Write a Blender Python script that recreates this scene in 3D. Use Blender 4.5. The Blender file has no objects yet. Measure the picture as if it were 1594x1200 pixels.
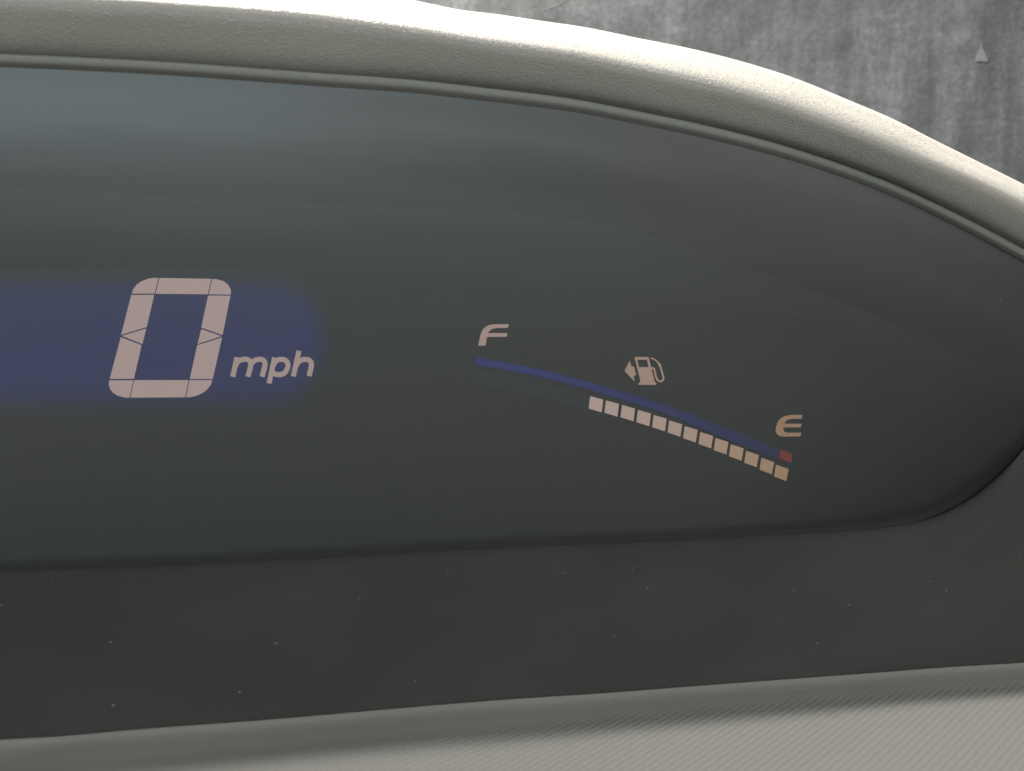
import bpy, bmesh, math, random
import numpy as np
from mathutils import Vector, Matrix

random.seed(7)
C = bpy.context.scene.collection
scene = bpy.context.scene

# ------------------------------------------------------------------ camera
PITCH = math.radians(9.0)
CAM = Vector((0.0, 0.0, 1.10))
FW = Vector((0, math.cos(PITCH), -math.sin(PITCH)))
UP = Vector((0, math.sin(PITCH), math.cos(PITCH)))
RT = Vector((1, 0, 0))
FPX = 1924.0                      # focal length in photo pixels (1594 wide)
cam_d = bpy.data.cameras.new('camera')
cam_d.sensor_fit = 'HORIZONTAL'
cam_d.sensor_width = 36.0
cam_d.lens = 36.0 * FPX / 1594.0
cam_d.clip_start = 0.005
cam_d.clip_end = 50
cam = bpy.data.objects.new('camera', cam_d)
C.objects.link(cam)
cam.matrix_world = Matrix.Translation(CAM) @ Matrix(((RT.x, UP.x, -FW.x, 0), (RT.y, UP.y, -FW.y, 0), (RT.z, UP.z, -FW.z, 0), (0, 0, 0, 1)))
scene.camera = cam
cam_d.dof.use_dof = True
cam_d.dof.focus_distance = 0.345
cam_d.dof.aperture_fstop = 28.0

# ------------------------------------------------------------------ light
world = bpy.data.worlds.new('World')
scene.world = world
world.use_nodes = True
bg = world.node_tree.nodes['Background']
bg.inputs[0].default_value = (1.0, 0.965, 0.89, 1)
bg.inputs[1].default_value = 0.14


def area(name, x, u, d, tx, tu, td, sx, sy, power, col):
    """area lamp placed in metres right / up / forward of the camera"""
    l = bpy.data.lights.new(name, 'AREA')
    l.shape = 'RECTANGLE'
    l.size = sx
    l.size_y = sy
    l.energy = power
    l.color = col
    o = bpy.data.objects.new(name, l)
    C.objects.link(o)
    p = CAM + RT * x + UP * u + FW * d
    t = CAM + RT * tx + UP * tu + FW * td
    o.location = p
    o.rotation_euler = (t - p).to_track_quat('-Z', 'Y').to_euler()
    return o


area('windscreen_light', -0.22, 0.54, 0.54, 0.0, 0.06, 0.28, 0.22, 0.14, 31, (1.0, 0.955, 0.84))
area('overhead_light', 0.24, 0.78, 0.395, 0.06, -0.05, 0.25, 0.035, 0.05, 6.5, (1.0, 0.98, 0.94))
area('rear_fill_light', 0.12, 0.20, -0.75, -0.03, 0.04, 0.30, 0.85, 0.22, 11.2, (0.80, 0.94, 0.965))  # added lamp behind the camera: soft reflection in the lens, fill on the hood
area('right_fill_light', 0.85, 0.24, -0.40, 0.08, 0.03, 0.30, 0.45, 0.22, 3.2, (1.0, 0.98, 0.94))  # added lamp to brighten the right side of the lens

scene.view_settings.view_transform = 'Standard'
scene.view_settings.look = 'None'
scene.view_settings.exposure = 0
scene.view_settings.gamma = 1


# ------------------------------------------------------------------ helpers
def s_of(px):                     # the whole dashboard is yawed: its right end is farther away
    return 1.0 / (1.125 - 0.25 * px / 1594.0)


def P(px, py, base):
    d = base * s_of(px)
    return CAM + RT * ((px - 797.0) / FPX * d) + UP * ((600.0 - py) / FPX * d) + FW * d


class Curve:
    """monotone cubic through points, straight beyond the ends"""
    def __init__(self, pts):
        self.x = np.array([p[0] for p in pts], float)
        self.y = np.array([p[1] for p in pts], float)
        x, y = self.x, self.y
        h = np.diff(x)
        dl = np.diff(y) / h
        m = np.zeros(len(x))
        for i in range(1, len(x) - 1):
            m[i] = (dl[i - 1] * h[i] + dl[i] * h[i - 1]) / (h[i] + h[i - 1])
        m[0], m[-1] = dl[0], dl[-1]
        self.m = m

    def __call__(self, v):
        x, y, m = self.x, self.y, self.m
        if v <= x[0]:
            return float(y[0] + m[0] * (v - x[0]))
        if v >= x[-1]:
            return float(y[-1] + m[-1] * (v - x[-1]))
        i = int(np.searchsorted(x, v)) - 1
        h = x[i + 1] - x[i]
        t = (v - x[i]) / h
        return float((1 + 2 * t) * (1 - t) ** 2 * y[i] + t * (1 - t) ** 2 * h * m[i] + t * t * (3 - 2 * t) * y[i + 1] + t * t * (t - 1) * h * m[i + 1])


def catmull(rows, n):
    """rows: list of scalars/tuples -> n samples per interval"""
    a = [np.array(r, float) for r in rows]
    a = [2 * a[0] - a[1]] + a + [2 * a[-1] - a[-2]]
    out = []
    for i in range(1, len(a) - 2):
        for k in range(n):
            t = k / n
            out.append(0.5 * ((2 * a[i]) + (-a[i - 1] + a[i + 1]) * t + (2 * a[i - 1] - 5 * a[i] + 4 * a[i + 1] - a[i + 2]) * t * t + (-a[i - 1] + 3 * a[i] - 3 * a[i + 1] + a[i + 2]) * t ** 3))
    out.append(a[-2])
    return out


def link(o, parent=None):
    C.objects.link(o)
    if parent is not None:
        o.parent = parent
        o.matrix_parent_inverse = Matrix.Translation(-parent.location)
    return o


def grid_obj(name, grid, mat, parent=None, smooth=True, uv=True, attrs=None):
    """grid[i][j] of Vectors -> one mesh with uv in metres"""
    ni, nj = len(grid), len(grid[0])
    verts = [tuple(p) for row in grid for p in row]
    faces = [(i * nj + j, (i + 1) * nj + j, (i + 1) * nj + j + 1, i * nj + j + 1) for i in range(ni - 1) for j in range(nj - 1)]
    me = bpy.data.meshes.new(name)
    me.from_pydata(verts, [], faces)
    if uv:
        mid = nj // 2
        us = [0.0]
        for i in range(1, ni):
            us.append(us[-1] + (grid[i][mid] - grid[i - 1][mid]).length)
        uvs = []
        for i in range(ni):
            acc = 0.0
            r = []
            for j in range(nj):
                if j:
                    acc += (grid[i][j] - grid[i][j - 1]).length
                r.append((us[i], acc))
            uvs += r
        lay = me.uv_layers.new(name='UVMap')
        vi = np.zeros(len(me.loops), dtype=np.int32)
        me.loops.foreach_get('vertex_index', vi)
        lay.data.foreach_set('uv', np.array(uvs, dtype=np.float32)[vi].ravel())
    if smooth:
        me.polygons.foreach_set('use_smooth', [True] * len(me.polygons))
    me.materials.append(mat)
    me.update()
    o = bpy.data.objects.new(name, me)
    return link(o, parent)


def loft(name, pxs, prof, mat, parent=None, n=5):
    """prof(px) -> list of (py, base depth) control rows; smooth across"""
    g = []
    for px in pxs:
        rows = catmull(prof(px), n)
        g.append([P(px, r[0], r[1]) for r in rows])
    return grid_obj(name, g, mat, parent)


def plate(name, polys, base, mat, parent, thick=0.0003, color=None):
    """flat pieces: outlines in photo pixels laid on the display plane, extruded backwards"""
    bm = bmesh.new()
    for poly in polys:
        vs = [bm.verts.new(P(x, y, base)) for x, y in poly]
        vb = [bm.verts.new(P(x, y, base) + FW * thick) for x, y in poly]
        try:
            f = bm.faces.new(vs)
        except ValueError:
            continue
        n = len(vs)
        for i in range(n):
            bm.faces.new((vs[i], vb[i], vb[(i + 1) % n], vs[(i + 1) % n]))
    bmesh.ops.recalc_face_normals(bm, faces=bm.faces)
    bmesh.ops.triangulate(bm, faces=[f for f in bm.faces if len(f.verts) > 4])
    me = bpy.data.meshes.new(name)
    bm.to_mesh(me)
    bm.free()
    me.materials.append(mat)
    o = bpy.data.objects.new(name, me)
    if color:
        o.color = (*color, 1)
    return link(o, parent)


def stroke(pts, w, n=6):
    """polyline with width -> list of quads that share their joints"""
    c = catmull(pts, n)
    ws = w if isinstance(w, (list, tuple)) else None
    L, R = [], []
    for i, p in enumerate(c):
        a = c[max(0, i - 1)]
        b = c[min(len(c) - 1, i + 1)]
        t = (b - a) / max(1e-6, np.linalg.norm(b - a))
        nn = np.array((-t[1], t[0]))
        ww = np.interp(i / (len(c) - 1), np.linspace(0, 1, len(ws)), ws) if ws else w
        L.append(p + nn * ww / 2)
        R.append(p - nn * ww / 2)
    return [tuple(map(tuple, L + R[::-1]))]


def empty(name, loc):
    o = bpy.data.objects.new(name, None)
    o.empty_display_size = 0.02
    o.location = loc
    C.objects.link(o)
    return o


def tag(o, label, cat=None, group=None, kind=None):
    o['label'] = label
    if cat:
        o['category'] = cat
    if group:
        o['group'] = group
    if kind:
        o['kind'] = kind
    return o


# ------------------------------------------------------------------ materials
def new_mat(name):
    m = bpy.data.materials.new(name)
    m.use_nodes = True
    nt = m.node_tree
    nt.nodes.clear()
    out = nt.nodes.new('ShaderNodeOutputMaterial')
    return m, nt, out


def N(nt, typ, **kw):
    n = nt.nodes.new('ShaderNode' + typ)
    for k, v in kw.items():
        if k in n.inputs.keys():
            n.inputs[k].default_value = v
        else:
            setattr(n, k, v)
    return n


def ramp(nt, stops):
    n = nt.nodes.new('ShaderNodeValToRGB')
    e = n.color_ramp.elements
    while len(e) < len(stops):
        e.new(0.5)
    for i, (p, c) in enumerate(stops):
        e[i].position = p
        e[i].color = (c, c, c, 1) if isinstance(c, (int, float)) else (*c, 1)
    return n


def mat_leather():
    m, nt, out = new_mat('grained_vinyl')
    lk = nt.links.new
    uv = N(nt, 'UVMap')
    mp = N(nt, 'Mapping')
    mp.inputs['Rotation'].default_value = (0, 0, math.radians(24))
    mp.inputs['Scale'].default_value = (800, 2400, 1)
    lk(uv.outputs[0], mp.inputs[0])
    no = N(nt, 'TexNoise', Scale=1.0, Detail=3.0, Roughness=0.55, Distortion=0.6)
    lk(mp.outputs[0], no.inputs['Vector'])
    mp2 = N(nt, 'Mapping')
    mp2.inputs['Scale'].default_value = (1300, 1700, 1)
    lk(uv.outputs[0], mp2.inputs[0])
    vo = N(nt, 'TexVoronoi', Scale=1.0, feature='DISTANCE_TO_EDGE')
    lk(mp2.outputs[0], vo.inputs['Vector'])
    vr = ramp(nt, [(0.0, 0.0), (0.22, 1.0)])
    lk(vo.outputs['Distance'], vr.inputs[0])
    ad = N(nt, 'Math', operation='MULTIPLY_ADD')
    ad.inputs[1].default_value = 0.35
    lk(vr.outputs[0], ad.inputs[0])
    lk(no.outputs['Fac'], ad.inputs[2])
    bp = N(nt, 'Bump', Strength=0.45, Distance=0.0005)
    lk(ad.outputs[0], bp.inputs['Height'])
    mp3 = N(nt, 'Mapping')
    mp3.inputs['Scale'].default_value = (14, 60, 1)
    lk(uv.outputs[0], mp3.inputs[0])
    big = N(nt, 'TexNoise', Scale=1.0, Detail=2.0)
    lk(mp3.outputs[0], big.inputs['Vector'])
    cr = ramp(nt, [(0.3, (0.195, 0.174, 0.152)), (0.7, (0.226, 0.203, 0.178))])
    lk(big.outputs['Fac'], cr.inputs[0])
    b = N(nt, 'BsdfPrincipled', Roughness=0.5)
    b.inputs['Specular IOR Level'].default_value = 0.45
    b.inputs['Sheen Weight'].default_value = 0.25
    b.inputs['Sheen Roughness'].default_value = 0.4
    lk(cr.outputs[0], b.inputs['Base Color'])
    lk(bp.outputs[0], b.inputs['Normal'])
    lk(b.outputs[0], out.inputs[0])
    return m


def mat_plain(name, col, rough, noise=0.0, bump=0.0, spec=0.5, scale=900):
    m, nt, out = new_mat(name)
    lk = nt.links.new
    tc = N(nt, 'TexCoord')
    no = N(nt, 'TexNoise', Scale=float(scale), Detail=3.0)
    lk(tc.outputs['Object'], no.inputs['Vector'])
    cr = ramp(nt, [(0.3, tuple(c * (1 - noise) for c in col)), (0.7, tuple(c * (1 + noise) for c in col))])
    lk(no.outputs['Fac'], cr.inputs[0])
    b = N(nt, 'BsdfPrincipled', Roughness=rough)
    b.inputs['Specular IOR Level'].default_value = spec
    lk(cr.outputs[0], b.inputs['Base Color'])
    if bump:
        bp = N(nt, 'Bump', Strength=bump, Distance=0.0002)
        lk(no.outputs['Fac'], bp.inputs['Height'])
        lk(bp.outputs[0], b.inputs['Normal'])
    lk(b.outputs[0], out.inputs[0])
    return m


def mat_trim():
    """satin black plastic with a thin film of dust"""
    m, nt, out = new_mat('dusty_black_plastic')
    lk = nt.links.new
    uv = N(nt, 'UVMap')
    mp = N(nt, 'Mapping')
    mp.inputs['Scale'].default_value = (22, 40, 1)
    lk(uv.outputs[0], mp.inputs[0])
    no = N(nt, 'TexNoise', Scale=1.0, Detail=4.0)
    lk(mp.outputs[0], no.inputs['Vector'])
    mp2 = N(nt, 'Mapping')
    mp2.inputs['Scale'].default_value = (1600, 1600, 1)
    lk(uv.outputs[0], mp2.inputs[0])
    fi = N(nt, 'TexNoise', Scale=1.0, Detail=2.0)
    lk(mp2.outputs[0], fi.inputs['Vector'])
    cr = ramp(nt, [(0.3, (0.031, 0.0292, 0.0263)), (0.75, (0.039, 0.037, 0.033))])
    lk(no.outputs['Fac'], cr.inputs[0])
    b = N(nt, 'BsdfPrincipled', Roughness=0.8)
    b.inputs['Specular IOR Level'].default_value = 0.12
    lk(cr.outputs[0], b.inputs['Base Color'])
    bp = N(nt, 'Bump', Strength=0.12, Distance=0.0001)
    lk(fi.outputs['Fac'], bp.inputs['Height'])
    lk(bp.outputs[0], b.inputs['Normal'])
    lk(b.outputs[0], out.inputs[0])
    return m


def mat_lens():
    """clear cover with a satin, slightly dusty front: lets the display through, mirrors softly"""
    m, nt, out = new_mat('satin_clear_lens')
    lk = nt.links.new
    uv = N(nt, 'UVMap')
    mp = N(nt, 'Mapping')
    mp.inputs['Scale'].default_value = (7, 90, 1)
    lk(uv.outputs[0], mp.inputs[0])
    no = N(nt, 'TexNoise', Scale=1.0, Detail=3.0, Distortion=0.3)
    lk(mp.outputs[0], no.inputs['Vector'])
    tr = N(nt, 'BsdfTransparent')
    tr.inputs[0].default_value = (0.93, 0.93, 0.93, 1)
    gl = N(nt, 'BsdfGlossy', Roughness=0.42)
    gl.inputs['Color'].default_value = (1, 1, 1, 1)
    mr = N(nt, 'MapRange')
    mr.inputs['From Min'].default_value = 0.3
    mr.inputs['From Max'].default_value = 0.7
    mr.inputs['To Min'].default_value = 0.0285
    mr.inputs['To Max'].default_value = 0.0365
    lk(no.outputs['Fac'], mr.inputs['Value'])
    mx = N(nt, 'MixShader')
    lk(mr.outputs[0], mx.inputs[0])
    lk(tr.outputs[0], mx.inputs[1])
    lk(gl.outputs[0], mx.inputs[2])
    df = N(nt, 'BsdfDiffuse')
    df.inputs[0].default_value = (0.52, 0.52, 0.48, 1)
    mx2 = N(nt, 'MixShader')
    mx2.inputs[0].default_value = 0.024
    lk(mx.outputs[0], mx2.inputs[1])
    lk(df.outputs[0], mx2.inputs[2])
    lk(mx2.outputs[0], out.inputs[0])
    return m


def mat_lit():
    """lit display element, colour from the object"""
    m, nt, out = new_mat('lit_display_element')
    oi = N(nt, 'ObjectInfo')
    e = N(nt, 'Emission', Strength=1.0)
    nt.links.new(oi.outputs['Color'], e.inputs['Color'])
    nt.links.new(e.outputs[0], out.inputs[0])
    return m


def mat_backlight():
    """backlit zone of the display: full inside, fading over its diffuser's edge"""
    m, nt, out = new_mat('backlit_zone')
    at = N(nt, 'Attribute', attribute_name='level')
    oi = N(nt, 'ObjectInfo')
    e = N(nt, 'Emission')
    nt.links.new(oi.outputs['Color'], e.inputs['Color'])
    nt.links.new(at.outputs['Fac'], e.inputs['Strength'])
    b = N(nt, 'BsdfPrincipled', Roughness=0.6)
    b.inputs['Base Color'].default_value = (0.013, 0.0135, 0.013, 1)
    b.inputs['Specular IOR Level'].default_value = 0.2
    ad = N(nt, 'AddShader')
    nt.links.new(b.outputs[0], ad.inputs[0])
    nt.links.new(e.outputs[0], ad.inputs[1])
    nt.links.new(ad.outputs[0], out.inputs[0])
    return m


def mat_concrete():
    m, nt, out = new_mat('board_marked_concrete')
    lk = nt.links.new
    tc = N(nt, 'TexCoord')

    def tex(sx, sz, detail, rough=0.6, dist=0.0):
        mp = N(nt, 'Mapping')
        mp.inputs['Scale'].default_value = (sx * 1.87, 1, sz * 1.87)
        lk(tc.outputs['Object'], mp.inputs[0])
        n = N(nt, 'TexNoise', Scale=1.0, Detail=float(detail), Roughness=rough, Distortion=dist)
        lk(mp.outputs[0], n.inputs['Vector'])
        return n
    cloud = tex(3.2, 2.4, 4, 0.55)
    streak = tex(22, 2.6, 4, 0.55, 0.5)
    lines = tex(9, 34, 4, 0.6, 1.2)
    fine = tex(160, 160, 3, 0.6)
    mid = tex(17, 12, 8, 0.72, 0.6)
    drip = tex(52, 2.0, 4, 0.6, 0.25)

    def mix(a, b, f, op='ADD'):
        n = N(nt, 'Math', operation='MULTIPLY_ADD')
        lk(b, n.inputs[0])
        n.inputs[1].default_value = f
        lk(a, n.inputs[2])
        return n.outputs[0]
    h = mix(mix(mix(mix(cloud.outputs['Fac'], streak.outputs['Fac'], 0.42), mid.outputs['Fac'], 0.66), lines.outputs['Fac'], 0.22), mix(fine.outputs['Fac'], drip.outputs['Fac'], 0.9), 0.36)
    cr = ramp(nt, [(0.0, 0.034), (0.40, 0.058), (0.6, 0.075), (0.78, 0.098), (1.0, 0.140)])
    sc = N(nt, 'MapRange')
    sc.inputs['From Min'].default_value = 1.17
    sc.inputs['From Max'].default_value = 1.75
    lk(h, sc.inputs['Value'])
    lk(sc.outputs[0], cr.inputs[0])
    tint = N(nt, 'MixRGB', blend_type='MULTIPLY')
    tint.inputs[0].default_value = 1.0
    tint.inputs[2].default_value = (0.90, 0.935, 1.0, 1)
    lk(cr.outputs[0], tint.inputs[1])
    b = N(nt, 'BsdfPrincipled', Roughness=0.85)
    b.inputs['Specular IOR Level'].default_value = 0.2
    lk(tint.outputs[0], b.inputs['Base Color'])
    # trowel marks: sharp ridges where a noise crosses its mean
    rd = tex(16, 34, 2, 0.5, 0.7)
    ab = N(nt, 'Math', operation='SUBTRACT')
    lk(rd.outputs['Fac'], ab.inputs[0])
    ab.inputs[1].default_value = 0.5
    ab2 = N(nt, 'Math', operation='ABSOLUTE')
    lk(ab.outputs[0], ab2.inputs[0])
    rr = ramp(nt, [(0.0, 1.0), (0.05, 0.0)])
    lk(ab2.outputs[0], rr.inputs[0])
    msk = tex(9, 9, 2)
    mr = ramp(nt, [(0.56, 0.0), (0.68, 1.0)])
    lk(msk.outputs['Fac'], mr.inputs[0])
    mm = N(nt, 'Math', operation='MULTIPLY')
    lk(rr.outputs[0], mm.inputs[0])
    lk(mr.outputs[0], mm.inputs[1])
    hh = mix(h, mm.outputs[0], 0.16)
    bp = N(nt, 'Bump', Strength=0.4, Distance=0.0022)
    lk(hh, bp.inputs['Height'])
    lk(bp.outputs[0], b.inputs['Normal'])
    lk(b.outputs[0], out.inputs[0])
    return m


def mat_edge_shade():
    """shade along the bottom of the lens painted as a dark strip, fading upwards"""
    m, nt, out = new_mat('painted_edge_shade')
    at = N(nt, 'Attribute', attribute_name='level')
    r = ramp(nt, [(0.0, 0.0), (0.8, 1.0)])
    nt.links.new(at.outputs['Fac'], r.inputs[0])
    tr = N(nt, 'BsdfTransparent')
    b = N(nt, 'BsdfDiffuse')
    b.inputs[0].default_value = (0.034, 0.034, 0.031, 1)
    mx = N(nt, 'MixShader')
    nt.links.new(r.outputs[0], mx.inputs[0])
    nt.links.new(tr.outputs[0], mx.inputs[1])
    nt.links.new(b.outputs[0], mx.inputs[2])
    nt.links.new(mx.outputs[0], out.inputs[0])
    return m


M_LEATHER = mat_leather()
M_BEAD = mat_plain('satin_grey_bead', (0.148, 0.141, 0.127), 0.85, 0.06, 0.0, 0.2)
M_TRIM = mat_trim()
M_EDGE_SHADE = mat_edge_shade()
M_HOUSING = mat_plain('black_housing', (0.007, 0.007, 0.007), 0.8, 0.1, 0.0, 0.15)
M_FACE = mat_plain('smoked_face_plate', (0.013, 0.0135, 0.013), 0.6, 0.1, 0.0, 0.2)
M_OFF = mat_plain('unlit_segment', (0.0175, 0.0175, 0.019), 0.6, 0.08, 0.0, 0.2)
M_LENS = mat_lens()
M_LIT = mat_lit()
M_BACK = mat_backlight()
M_CONC = mat_concrete()
M_DASH = mat_plain('ribbed_grey_vinyl', (0.226, 0.214, 0.196), 0.6, 0.06, 0.25, 0.35, 2600)
M_DUST = mat_plain('pale_dust', (0.17, 0.17, 0.16), 0.9, 0.5, 0.0, 0.2)

# ------------------------------------------------------------------ outlines read off the photograph (photo pixels)
S = Curve([(-300, -80), (0, -66), (300, -46), (480, -26), (580, -9), (644, 1), (713, 15), (776, 23), (851, 34), (900, 41), (1000, 61), (1075, 76), (1151, 95), (1226, 118), (1326, 158), (1400, 190), (1441, 211), (1534, 257), (1594, 287), (1700, 345), (1850, 440), (2000, 560)])
T = Curve([(-300, -22), (0, -3), (300, 14), (500, 30), (650, 50), (750, 65), (900, 87), (1000, 108), (1100, 130), (1200, 158), (1300, 194), (1400, 234), (1534, 290), (1594, 320), (1700, 378), (1850, 470), (2000, 590)])
L = Curve([(-300, 84), (0, 92), (250, 104), (500, 122), (650, 133), (750, 144), (900, 163), (1000, 182), (1100, 203), (1200, 228), (1300, 259), (1400, 297), (1484, 337), (1594, 395), (1700, 455), (1850, 550), (2000, 660)])
Bc = Curve([(-300, 903), (0, 889), (200, 882), (401, 873), (800, 851), (1095, 838), (1194, 832), (1294, 827), (1357, 822.5), (1407, 816), (1445, 808), (1483, 792), (1520, 770), (1558, 738), (1594, 700), (1650, 632), (1700, 566), (1740, 515), (1765, 489)])
E = Curve([(-300, 1174), (0, 1151), (100, 1145), (201, 1136), (400, 1121), (794, 1088), (945, 1078), (1095, 1066.5), (1194, 1059), (1345, 1048), (1470, 1038.5), (1594, 1031), (1900, 1012), (2400, 985)])


def Bt(px):                       # lower rim of the opening; past the lens' tip it follows the hood
    return Bc(px) if px < 1760 else L(px) - 1


# ------------------------------------------------------------------ background wall
def build_wall():
    me = bpy.data.meshes.new('concrete_wall')
    bm = bmesh.new()
    x0, x1, y0, y1, z0, z1 = -1.0, 1.4, 0.80, 0.95, 0.0, 2.0
    nx, nz = 38, 26
    vs = [[bm.verts.new((x0 + (x1 - x0) * i / nx, y0 + 0.0001 * math.sin(i * 1.7) * math.sin(k * 1.3), z0 + (z1 - z0) * k / nz)) for k in range(nz + 1)] for i in range(nx + 1)]
    for i in range(nx):
        for k in range(nz):
            f = bm.faces.new((vs[i][k], vs[i + 1][k], vs[i + 1][k + 1], vs[i][k + 1]))
            f.smooth = True
    ring = [vs[i][0] for i in range(nx + 1)] + [vs[nx][k] for k in range(1, nz + 1)] + [vs[i][nz] for i in range(nx - 1, -1, -1)] + [vs[0][k] for k in range(nz - 1, 0, -1)]
    back = [bm.verts.new((v.co.x, y1, v.co.z)) for v in ring]
    for a in range(len(ring)):
        b = (a + 1) % len(ring)
        bm.faces.new((ring[b], ring[a], back[a], back[b]))
    bm.faces.new(back)
    bm.to_mesh(me)
    bm.free()
    me.materials.append(M_CONC)
    o = bpy.data.objects.new('concrete_wall', me)
    C.objects.link(o)
    tag(o, 'grey streaked concrete wall behind the dashboard hood', 'wall')

    def on_wall(px, py, off):
        v = RT * ((px - 797) / FPX) + UP * ((600 - py) / FPX) + FW
        q = CAM + v * ((0.7995 - off - CAM.y) / v.y)
        return q
    pm = mat_plain('pale_plaster', (0.118, 0.121, 0.128), 0.9, 0.15, 0.0, 0.2, 300)
    for pts in ([(1528, 64), (1531, 75), (1537, 90), (1539, 95), (1532, 97), (1527, 95), (1518, 96), (1519, 89), (1525, 76)],):
        b2 = bmesh.new()
        cx = sum(p[0] for p in pts) / len(pts)
        cy = sum(p[1] for p in pts) / len(pts)
        rim = [b2.verts.new(on_wall(x, y, -0.0001)) for x, y in pts]
        inn = [b2.verts.new(on_wall(cx + (x - cx) * 0.75, cy + (y - cy) * 0.96, 0.0000)) for x, y in pts]
        for i in range(len(pts)):
            j = (i + 1) % len(pts)
            b2.faces.new((rim[i], rim[j], inn[j], inn[i]))
        b2.faces.new(inn)
        bmesh.ops.recalc_face_normals(b2, faces=b2.faces)
        m2 = bpy.data.meshes.new('plaster_drip')
        b2.to_mesh(m2)
        b2.free()
        m2.materials.append(pm)
        link(bpy.data.objects.new('plaster_drip', m2), o)
    return o


build_wall()

# ------------------------------------------------------------------ dashboard pad with diagonal ribs
E0, UE = 0.270, -0.0687


def build_dash():
    prof_t = [-0.006, -0.004, -0.002, -0.0008, -0.0003, 0.0, 0.0003, 0.0006, 0.0009, 0.0012, 0.0015, 0.0018, 0.0022, 0.0027, 0.0034, 0.0045, 0.006, 0.0075, 0.009, 0.0105, 0.012, 0.0135, 0.015, 0.0165, 0.018, 0.020, 0.0225, 0.0255, 0.029, 0.033, 0.038, 0.044, 0.052, 0.062, 0.075, 0.09, 0.11, 0.13]
    H = Curve([(-0.006, -0.008), (-0.0025, -0.0035), (-0.0008, -0.0006), (0.0002, 0.0), (0.0009, -0.00015), (0.0018, -0.0004), (0.0030, -0.0007), (0.0045, -0.00095), (0.0065, -0.0012), (0.010, -0.0015), (0.016, -0.0020), (0.022, -0.0023), (0.05, -0.0045), (0.13, -0.012)])
    period, per = 0.00245, 6
    x = -0.20
    g = []
    i = 0
    while x < 0.36:
        ph = (i % per) / per
        d = E0 + 0.3018 * x
        # small departures of the real edge from a straight line
        px = 797 + FPX * x / d
        up = (600 - E(px)) / FPX * d
        row = []
        ripple = 0.5 - 0.5 * math.cos(2 * math.pi * ph)
        ripple = ripple ** 0.7
        for t in prof_t:
            k = min(1.0, max(0.0, (t - 0.009) / 0.012))
            hgt = H(t) + 0.00009 * k * min(1.0, max(0.25, 0.25 + 0.75 * (px - 500) / 800.0)) * (ripple - 0.5)
            dd = d - t
            row.append(CAM + RT * (x - 0.75 * t) + UP * (up + hgt - 0.02 * t) + FW * dd)
        g.append(row)
        x += period / per
        i += 1
    o = grid_obj('dashboard', g, M_DASH)
    tag(o, 'ribbed pale grey dashboard pad below the black trim ledge', 'dashboard')
    return o


build_dash()

# ------------------------------------------------------------------ instrument cluster
cluster = empty('instrument_cluster', P(797, 1088, 0.30))
tag(cluster, 'digital speed and fuel display under a curved grained hood', 'instrument cluster')

pxs = [-300 + 2300 * i / 230 for i in range(231)]


def hood_prof(px):
    s, t, l = S(px), T(px), L(px)
    return [(s + 90, 0.44), (s + 34, 0.37), (s + 7, 0.305), (s, 0.2795), (s + 0.34 * (t - s), 0.2690), (s + 0.70 * (t - s), 0.2634), (t + 0.04 * (l - t), 0.2612), (t + 0.36 * (l - t), 0.2632), (t + 0.72 * (l - t), 0.2668), (l - 9, 0.2706), (l - 6, 0.274)]


hood = loft('hood', pxs, hood_prof, M_LEATHER, cluster, 5)


def bead_prof(px):
    l = L(px)
    return [(l - 12, 0.2720), (l - 8.5, 0.2708), (l - 3, 0.2706), (l + 3, 0.2710), (l + 7, 0.2717), (l + 10, 0.2724), (l + 12, 0.2732), (l + 6, 0.2754)]


bead = loft('hood_bead', pxs, bead_prof, M_BEAD, cluster, 4)

# black trim ledge in front of the lens
Eb = lambda px: E(px)


def LD(h):                        # depth of the lens surface, h = 0 under the hood to 1 at the ledge
    h = min(1.0, max(0.0, h))
    return 0.2729 + 0.0355 * h - 0.0085 * math.sin(math.pi * h)


def rim_depth(px):
    return LD((Bt(px) - L(px) - 4) / 800.0)


def ledge_prof(px):
    b, e = Bt(px), Eb(px)
    r = rim_depth(px)
    f = max(r - 0.0050, 0.2748)
    mixd = lambda k: f + (0.2735 - f) * k
    return [(b + 26, r + 0.0215), (b + 5, r + 0.0035), (b + 0.5, r - 0.0018), (b, r - 0.0032), (b + 2.5, max(r - 0.0042, 0.2750)), (b + 0.10 * (e - b), mixd(0.08)), (b + 0.5 * (e - b), mixd(0.50)), (b + 0.85 * (e - b), mixd(0.86)), (e + 6, 0.2735), (e + 30, 0.2715)]


ledge = loft('trim_ledge', pxs, ledge_prof, M_TRIM, cluster, 4)
ledge['label'] = 'dusty black plastic ledge below the lens'

# lens, and a dark strip painted for the shade above its lower rim
lens_px = [-300 + 2055 * i / 205 for i in range(206)]


def lens_prof(px):
    a, b = L(px) + 4, Bt(px) + 2
    return [(a + (b - a) * k / 6, LD((b - a) * k / 6 / 800.0)) for k in range(7)]


lens = loft('lens', lens_px, lens_prof, M_LENS, cluster, 4)


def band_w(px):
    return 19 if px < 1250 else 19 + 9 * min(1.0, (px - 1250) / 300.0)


def edge_shade_prof(px):
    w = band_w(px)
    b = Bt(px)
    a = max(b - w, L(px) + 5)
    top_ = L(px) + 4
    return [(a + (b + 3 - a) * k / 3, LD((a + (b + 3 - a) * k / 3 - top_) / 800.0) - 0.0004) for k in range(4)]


edge_shade = loft('lens_edge_shade', [-300 + 2030 * i / 203 for i in range(204)], edge_shade_prof, M_EDGE_SHADE, cluster, 3)
lv = edge_shade.data.attributes.new('level', 'FLOAT', 'POINT')
lv.data.foreach_set('value', np.tile(np.linspace(0, 1, 10, dtype=np.float32), 204))

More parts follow.
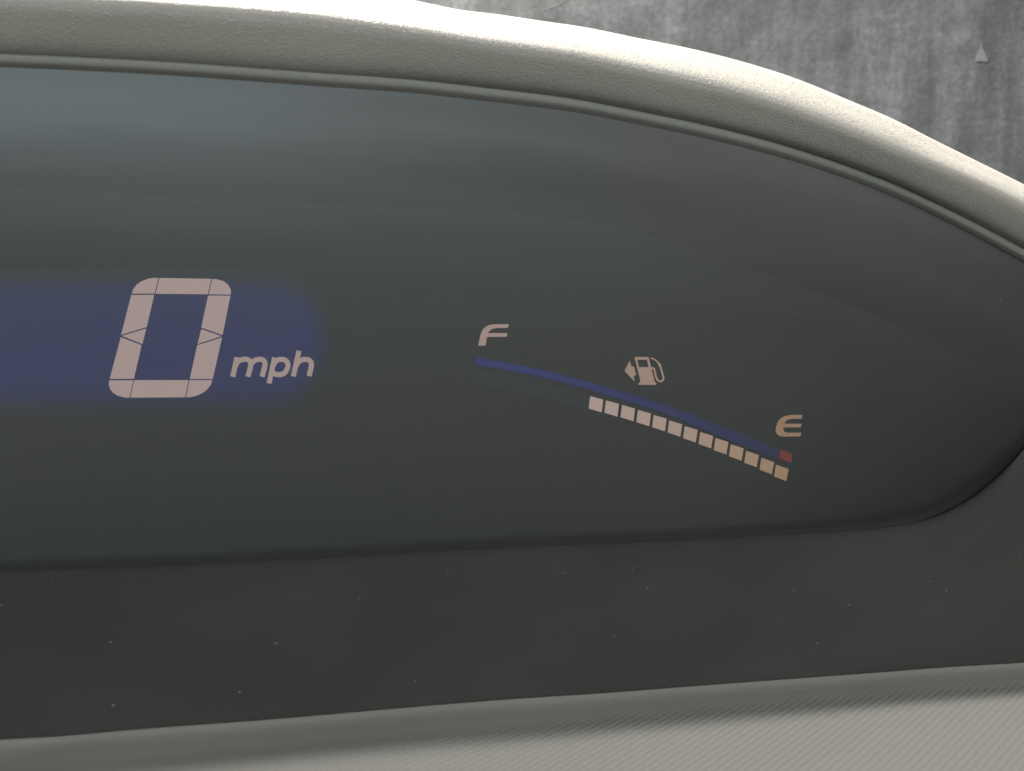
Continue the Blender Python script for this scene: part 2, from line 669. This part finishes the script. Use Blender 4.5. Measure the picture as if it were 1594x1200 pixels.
# housing behind the lens
hp = [-300 + 2100 * i / 70 for i in range(71)]
hg = []
for px in hp:
    a, b = L(px) + 4, Bt(px) + 4
    hg.append([P(px, a - 2, 0.2754), P(px, a - 14, 0.346), P(px, a, 0.3485), P(px, (a + b) / 2, 0.3485), P(px, b + 10, 0.3485), P(px, b + 24, 0.346), P(px, b + 8, rim_depth(px) + 0.006)])
grid_obj('housing', hg, M_HOUSING, cluster, smooth=False)

# face plate of the display, its upper edge shaped to imitate the hood's reflection
Fe = Curve([(-300, 284), (0, 288), (180, 297), (370, 309), (600, 318), (800, 330), (940, 346), (1040, 371), (1168, 415), (1317, 470), (1429, 520), (1559, 583), (1640, 630), (1720, 690)])
fp = [-300 + 2000 * i / 100 for i in range(101)]
fg = []
for px in fp:
    a = Fe(px)
    b = max(Bt(px) + 20, a + 5)
    fg.append([P(px, a + 1, 0.347), P(px, a, 0.3448), P(px, a + 4, 0.3442), P(px, (a + b) / 2, 0.3442), P(px, b, 0.3442)])
grid_obj('face_plate', fg, M_FACE, cluster)

ZD = 0.3438                       # depth of the lit symbols
ZB = 0.34405                       # depth of the backlit zones


# speed read-out: blue backlit zone > segments and letters
def backlight(name, outline, centre, soft, col):
    """outline shrunk inwards in rings, level 0 at the rim to 1 inside"""
    rings = 8
    n = len(outline)
    o_ = np.array(outline, float)
    nrm = []
    for i in range(n):
        t = o_[(i + 1) % n] - o_[i - 1]
        t /= np.linalg.norm(t)
        nrm.append(np.array((-t[1], t[0])))
    sgn = 1 if np.dot(nrm[0], np.array(centre) - o_[0]) > 0 else -1
    verts, lev, faces = [], [], []
    for r in range(rings + 1):
        f = r / rings
        for i in range(n):
            q = o_[i] + sgn * nrm[i] * soft * f
            verts.append(tuple(P(q[0], q[1], ZB)))
            lev.append(f * f * (3 - 2 * f))
    for r in range(rings):
        for i in range(n):
            j = (i + 1) % n
            faces.append((r * n + i, r * n + j, (r + 1) * n + j, (r + 1) * n + i))
    c = len(verts)
    faces.append(tuple(rings * n + i for i in range(n)))
    me = bpy.data.meshes.new(name)
    me.from_pydata(verts, [], faces)
    a = me.attributes.new('level', 'FLOAT', 'POINT')
    a.data.foreach_set('value', np.array(lev, dtype=np.float32))
    me.materials.append(M_BACK)
    me.update()
    ob = bpy.data.objects.new(name, me)
    ob.color = (*col, 1)
    return link(ob, cluster)


zone = []
for i in range(9):                # top edge, left to right
    zone.append((-300 + 690 * i / 8, 416 + 3 * i / 8))
for i in range(1, 16):            # rounded right end
    a = -math.pi / 2 + math.pi * i / 16
    zone.append((392 + 134 * math.cos(a) ** 0.8, 534 + 115 * math.sin(a)))
for i in range(9):
    zone.append((390 - 690 * i / 8, 648 + 3 * i / 8))
speed = backlight('speed_display', zone, (100, 530), 52, (0.0, 0.0025, 0.060))
speed['label'] = 'blue backlit zone reading 0 mph'

DIG = (0.375, 0.285, 0.266)


def zc(pts, ox, oy, sc):
    return [(ox + x * sc, oy + y * sc) for x, y in pts]


z1 = lambda pts: zc(pts, 100, 380, 460 / 1594)
segs = [
    [(364, 266), (372, 243), (392, 217), (418, 199), (450, 187), (480, 182), (506, 182), (487, 266)],
    [(513, 182), (792, 187), (773, 270), (493, 267)],
    [(798, 187), (832, 191), (862, 201), (884, 219), (896, 242), (898, 258), (896, 272), (779, 270)],
    [(361, 274), (484, 273), (443, 447), (307, 488)],
    [(441, 455), (311, 494), (420, 539)],
    [(305, 501), (416, 545), (374, 726), (245, 727)],
    [(776, 277), (895, 278), (853, 490), (739, 450)],
    [(739, 458), (847, 496), (719, 538)],
    [(717, 545), (850, 503), (800, 727), (677, 727)],
    [(243, 735), (371, 734), (351, 828), (325, 827), (290, 818), (262, 801), (245, 777), (240, 755)],
    [(377, 733), (670, 733), (651, 826), (357, 828)],
    [(676, 733), (798, 733), (790, 757), (772, 782), (744, 804), (708, 819), (680, 825), (657, 826)],
]
for p in segs:
    plate('segment', [z1(p)], ZD, M_LIT, speed, color=DIG)

LET = (0.35, 0.265, 0.245)


def letter(name, strokes, ox, oy, sc, col, parent):
    polys = []
    for pts, w in strokes:
        polys += stroke(pts, w)
    bm_polys = [zc(p, ox, oy, sc) for p in polys]
    return plate(name, bm_polys, ZD, M_LIT, parent, color=col)


# "mph": slanted bold grotesque, stems plus arches (zoomed pixels of the letters)
W = 27
letter('letter_m', [
    ([(908, 715), (916, 680), (923, 645), (931, 610)], W - 1),
    ([(920, 662), (936, 634), (966, 621), (992, 624), (1005, 640), (1003, 665), (996, 692), (990, 715)], W),
    ([(1003, 656), (1020, 632), (1048, 621), (1072, 625), (1082, 642), (1079, 668), (1073, 692), (1067, 715)], W),
], 100, 380, 460 / 1594, LET, speed)
letter('letter_p', [
    ([(1104, 751), (1114, 705), (1124, 658), (1134, 611)], W - 1),
    ([(1126, 655), (1140, 632), (1163, 622), (1190, 625), (1205, 643), (1203, 668), (1190, 692), (1168, 703), (1142, 702), (1122, 688), (1120, 672)], W),
], 100, 380, 460 / 1594, LET, speed)
letter('letter_h', [
    ([(1235, 713), (1245, 668), (1255, 622), (1266, 575)], W - 1),
    ([(1248, 660), (1264, 634), (1290, 622), (1317, 624), (1332, 641), (1331, 665), (1325, 690), (1321, 712)], W),
], 100, 380, 460 / 1594, LET, speed)

# fuel gauge: blue arc > bars, letters, marker, pump
z2 = lambda pts: zc(pts, 700, 480, 600 / 1594)
top = Curve([(106, 201), (300, 235), (500, 283), (700, 340), (900, 403), (1100, 475), (1300, 556), (1372, 588)])
bot = Curve([(106, 235), (300, 268), (500, 315), (700, 375), (900, 440), (1100, 522), (1250, 583), (1366, 628)])
n = 40
arc_v, arc_l = [], []
verts, faces, lev = [], [], []
for i in range(n + 1):
    x = 106 + (1368 - 106) * i / n
    xb = 106 + (1360 - 106) * i / n
    for (xx, yy), lv in (((x, top(x)), 0.7), ((x, top(x) + 4), 1.0), ((xb, bot(xb) - 4), 1.0), ((xb, bot(xb)), 0.7)):
        q = zc([(xx, yy)], 700, 480, 600 / 1594)[0]
        verts.append(tuple(P(q[0], q[1], ZD)))
        lev.append(lv * (1.0 - 0.62 * (i / n) ** 1.5))
for i in range(n):
    for k in range(3):
        faces.append((i * 4 + k, (i + 1) * 4 + k, (i + 1) * 4 + k + 1, i * 4 + k + 1))
me = bpy.data.meshes.new('fuel_gauge')
me.from_pydata(verts, [], faces)
a = me.attributes.new('level', 'FLOAT', 'POINT')
a.data.foreach_set('value', np.array(lev, dtype=np.float32))
me.materials.append(M_BACK)
gauge = link(bpy.data.objects.new('fuel_gauge', me), cluster)
gauge.color = (0.001, 0.004, 0.095, 1)
gauge['label'] = 'blue fuel gauge arc from F to E'

ctr = [(605, 396.5), (670, 414), (736.5, 433), (802, 453.5), (867, 474.5), (931, 497), (995, 520.5), (1059, 545), (1122, 570), (1185, 596), (1248, 623), (1311, 652), (1371, 680)]


def lerp(a, b, t):
    return tuple(a[i] + (b[i] - a[i]) * t for i in range(len(a)))


for i, (cx, cy) in enumerate(ctr):
    t = i / 12
    c = lerp((0.395, 0.300, 0.268), (0.30, 0.198, 0.118), t ** 1.4)
    r = [lerp(a_, b_, t) for a_, b_ in zip([(-24, -33.5), (30, -19.5), (24, 33.5), (-30, 17.5)], [(-21, -34), (31, -16), (21, 34), (-29, 15)])]
    plate('fuel_bar', [z2([(cx + x, cy + y) for x, y in r])], ZD, M_LIT, gauge, color=c)

plate('letter_f', [z2([(118, 154), (123, 128), (128, 107), (137, 87), (150, 75), (167, 68), (190, 65), (244, 65), (241, 80), (193, 81), (175, 85), (164, 93), (158, 102), (239, 102), (236, 117), (154, 118), (148, 154)])], ZD, M_LIT, gauge, color=(0.34, 0.245, 0.215))
plate('letter_e', [z2([(1458, 440), (1410, 441), (1384, 446), (1367, 456), (1356, 473), (1350, 492), (1349, 508), (1354, 520), (1366, 528), (1385, 530), (1451, 529), (1454, 514), (1397, 514), (1386, 511), (1380, 503), (1380, 492), (1453, 492), (1455, 477), (1384, 477), (1391, 465), (1402, 459), (1418, 457), (1456, 456)])], ZD, M_LIT, gauge, color=(0.275, 0.175, 0.108))
mk = plate('empty_marker', [z2([(1370, 585), (1386, 588), (1418, 606), (1412, 640), (1394, 633), (1362, 617)])], ZD - 0.0003, M_LIT, gauge, color=(0.135, 0.028, 0.024))
mk['label'] = 'small red block at the empty end of the gauge'

o3 = (880, 540, 200 / 1594)
pump = plate('pump_symbol', [
    zc([(858, 130), (866, 124), (1022, 124), (1033, 130), (1041, 158), (866, 158)], *o3),
    zc([(866, 158), (890, 158), (914, 250), (890, 250)], *o3),
    zc([(1012, 158), (1041, 158), (1064, 250), (1036, 250)], *o3),
    zc([(890, 250), (1064, 250), (1112, 440), (1130, 443), (1127, 470), (909, 470), (908, 446), (930, 440), (934, 428)], *o3),
    zc(stroke([(1062, 262), (1085, 262), (1102, 275), (1112, 310), (1122, 355), (1138, 400), (1165, 424), (1195, 424), (1216, 402), (1217, 372), (1203, 322), (1188, 272), (1175, 228)], 22)[0], *o3),
    zc([(1060, 128), (1090, 137), (1130, 162), (1168, 195), (1190, 222), (1186, 236), (1160, 240), (1148, 205), (1118, 172), (1086, 152), (1062, 146)], *o3),
], ZD, M_LIT, gauge, color=(0.325, 0.225, 0.185))
plate('arrow_symbol', [zc([(735, 298), (800, 170), (818, 238), (853, 246), (880, 350), (848, 354), (858, 427), (790, 355)], *o3)], ZD, M_LIT, gauge, color=(0.325, 0.225, 0.185))

# unlit bars left of the lit ones: one faint strip
f0 = [(104, 262), (300, 296), (480, 340), (572, 362), (566, 414), (420, 378), (250, 338), (104, 315)]
plate('unlit_bar_strip', [z2(f0)], 0.34405, M_OFF, gauge, thick=0.0004)


# ------------------------------------------------------------------ dust on the ledge
def ledge_point(px, f):
    rows = catmull(ledge_prof(px), 4)
    b, e = Bt(px), Eb(px)
    py = b + f * (e - b)
    front = rows[12:]
    for i in range(len(front) - 1):
        if front[i][0] <= py <= front[i + 1][0]:
            k = (py - front[i][0]) / (front[i + 1][0] - front[i][0])
            r = front[i] + (front[i + 1] - front[i]) * k
            return P(px, r[0], r[1])
    return P(px, front[0][0], front[0][1])


def build_dust():
    spots = [(558, 932, 2.4), (1321, 942, 2.4), (1500, 914, 2.0), (1473, 919, 2.4), (1447, 905, 2.0), (1551, 970, 2.0), (1272, 1002, 2.8), (1260, 1012, 1.8), (955, 990, 2.2), (697, 888, 1.8), (386, 885, 1.8), (647, 1060, 3.4), (430, 1002, 3.0), (176, 1098, 2.4), (172, 1000, 2.2), (1337, 1035, 2.0), (1212, 967, 2.6), (1236, 921, 2.8), (1242, 999, 1.8), (1227, 1012, 1.6), (1008, 915, 2.0), (985, 885, 2.4), (968, 846 + 5, 1.6), (880, 892, 2.6), (1210, 865, 1.6), (1270, 880, 1.8), (1342, 972, 1.6), (373, 1078, 2.2), (80, 900, 1.4), (2, 942, 2.2), (1074, 881, 1.8), (1088, 888, 1.6), (1385, 892, 1.8), (1588, 868, 2.0)]
    for _ in range(120):
        px = 1750 - 1900 * random.random() ** 1.5
        f = random.uniform(0.03, 0.97) ** 1.15
        b, e = Bt(px), E(px)
        spots.append((px, b + f * (e - b), 0.45 + 0.9 * random.random() ** 2))
    bm = bmesh.new()
    on_lens = [(1558, 468, 2.2), (1244, 487, 1.2), (1275, 523, 1.2), (1290, 412, 1.0), (275, 507, 1.4), (618, 437, 1.0), (1062, 742, 1.1), (1318, 612, 1.1), (540, 760, 1.0)]
    for _ in range(26):
        on_lens.append((random.uniform(0, 1500), random.uniform(330, 800), random.uniform(0.4, 0.8)))
    for px, py, r in on_lens:
        rows = catmull(lens_prof(px), 4)
        d = float(np.interp(py, [q[0] for q in rows], [q[1] for q in rows]))
        rr = r * 0.00006
        bmesh.ops.create_icosphere(bm, subdivisions=1, radius=1.0, matrix=Matrix.Translation(P(px, py, d) - FW * rr * 0.5) @ Matrix.Rotation(random.uniform(0, 3), 4, 'Y') @ Matrix.Diagonal((rr * random.uniform(0.8, 1.8), rr * 0.6, rr, 1)))
    for px, py, r in spots:
        b, e = Bt(px), E(px)
        f = (py - b) / (e - b)
        if f < 0.02 or f > 0.99:
            continue
        c = ledge_point(px, f)
        rr = r * 0.000075
        el = random.uniform(0.8, 2.0)
        a = random.uniform(0, math.pi)
        mt = Matrix.Translation(c + UP * rr * 0.4) @ Matrix.Rotation(a, 4, 'Z') @ Matrix.Diagonal((rr * el, rr, rr * 0.8, 1))
        v = bmesh.ops.create_icosphere(bm, subdivisions=1, radius=1.0, matrix=mt)['verts']
        for q in v:
            q.co += Vector((random.uniform(-1, 1), random.uniform(-1, 1), random.uniform(-1, 1))) * rr * 0.3
    me = bpy.data.meshes.new('dust')
    bm.to_mesh(me)
    bm.free()
    me.materials.append(M_DUST)
    o = bpy.data.objects.new('dust', me)
    C.objects.link(o)
    tag(o, 'pale dust specks scattered over the black trim ledge and lens', 'dust', kind='stuff')


build_dust()
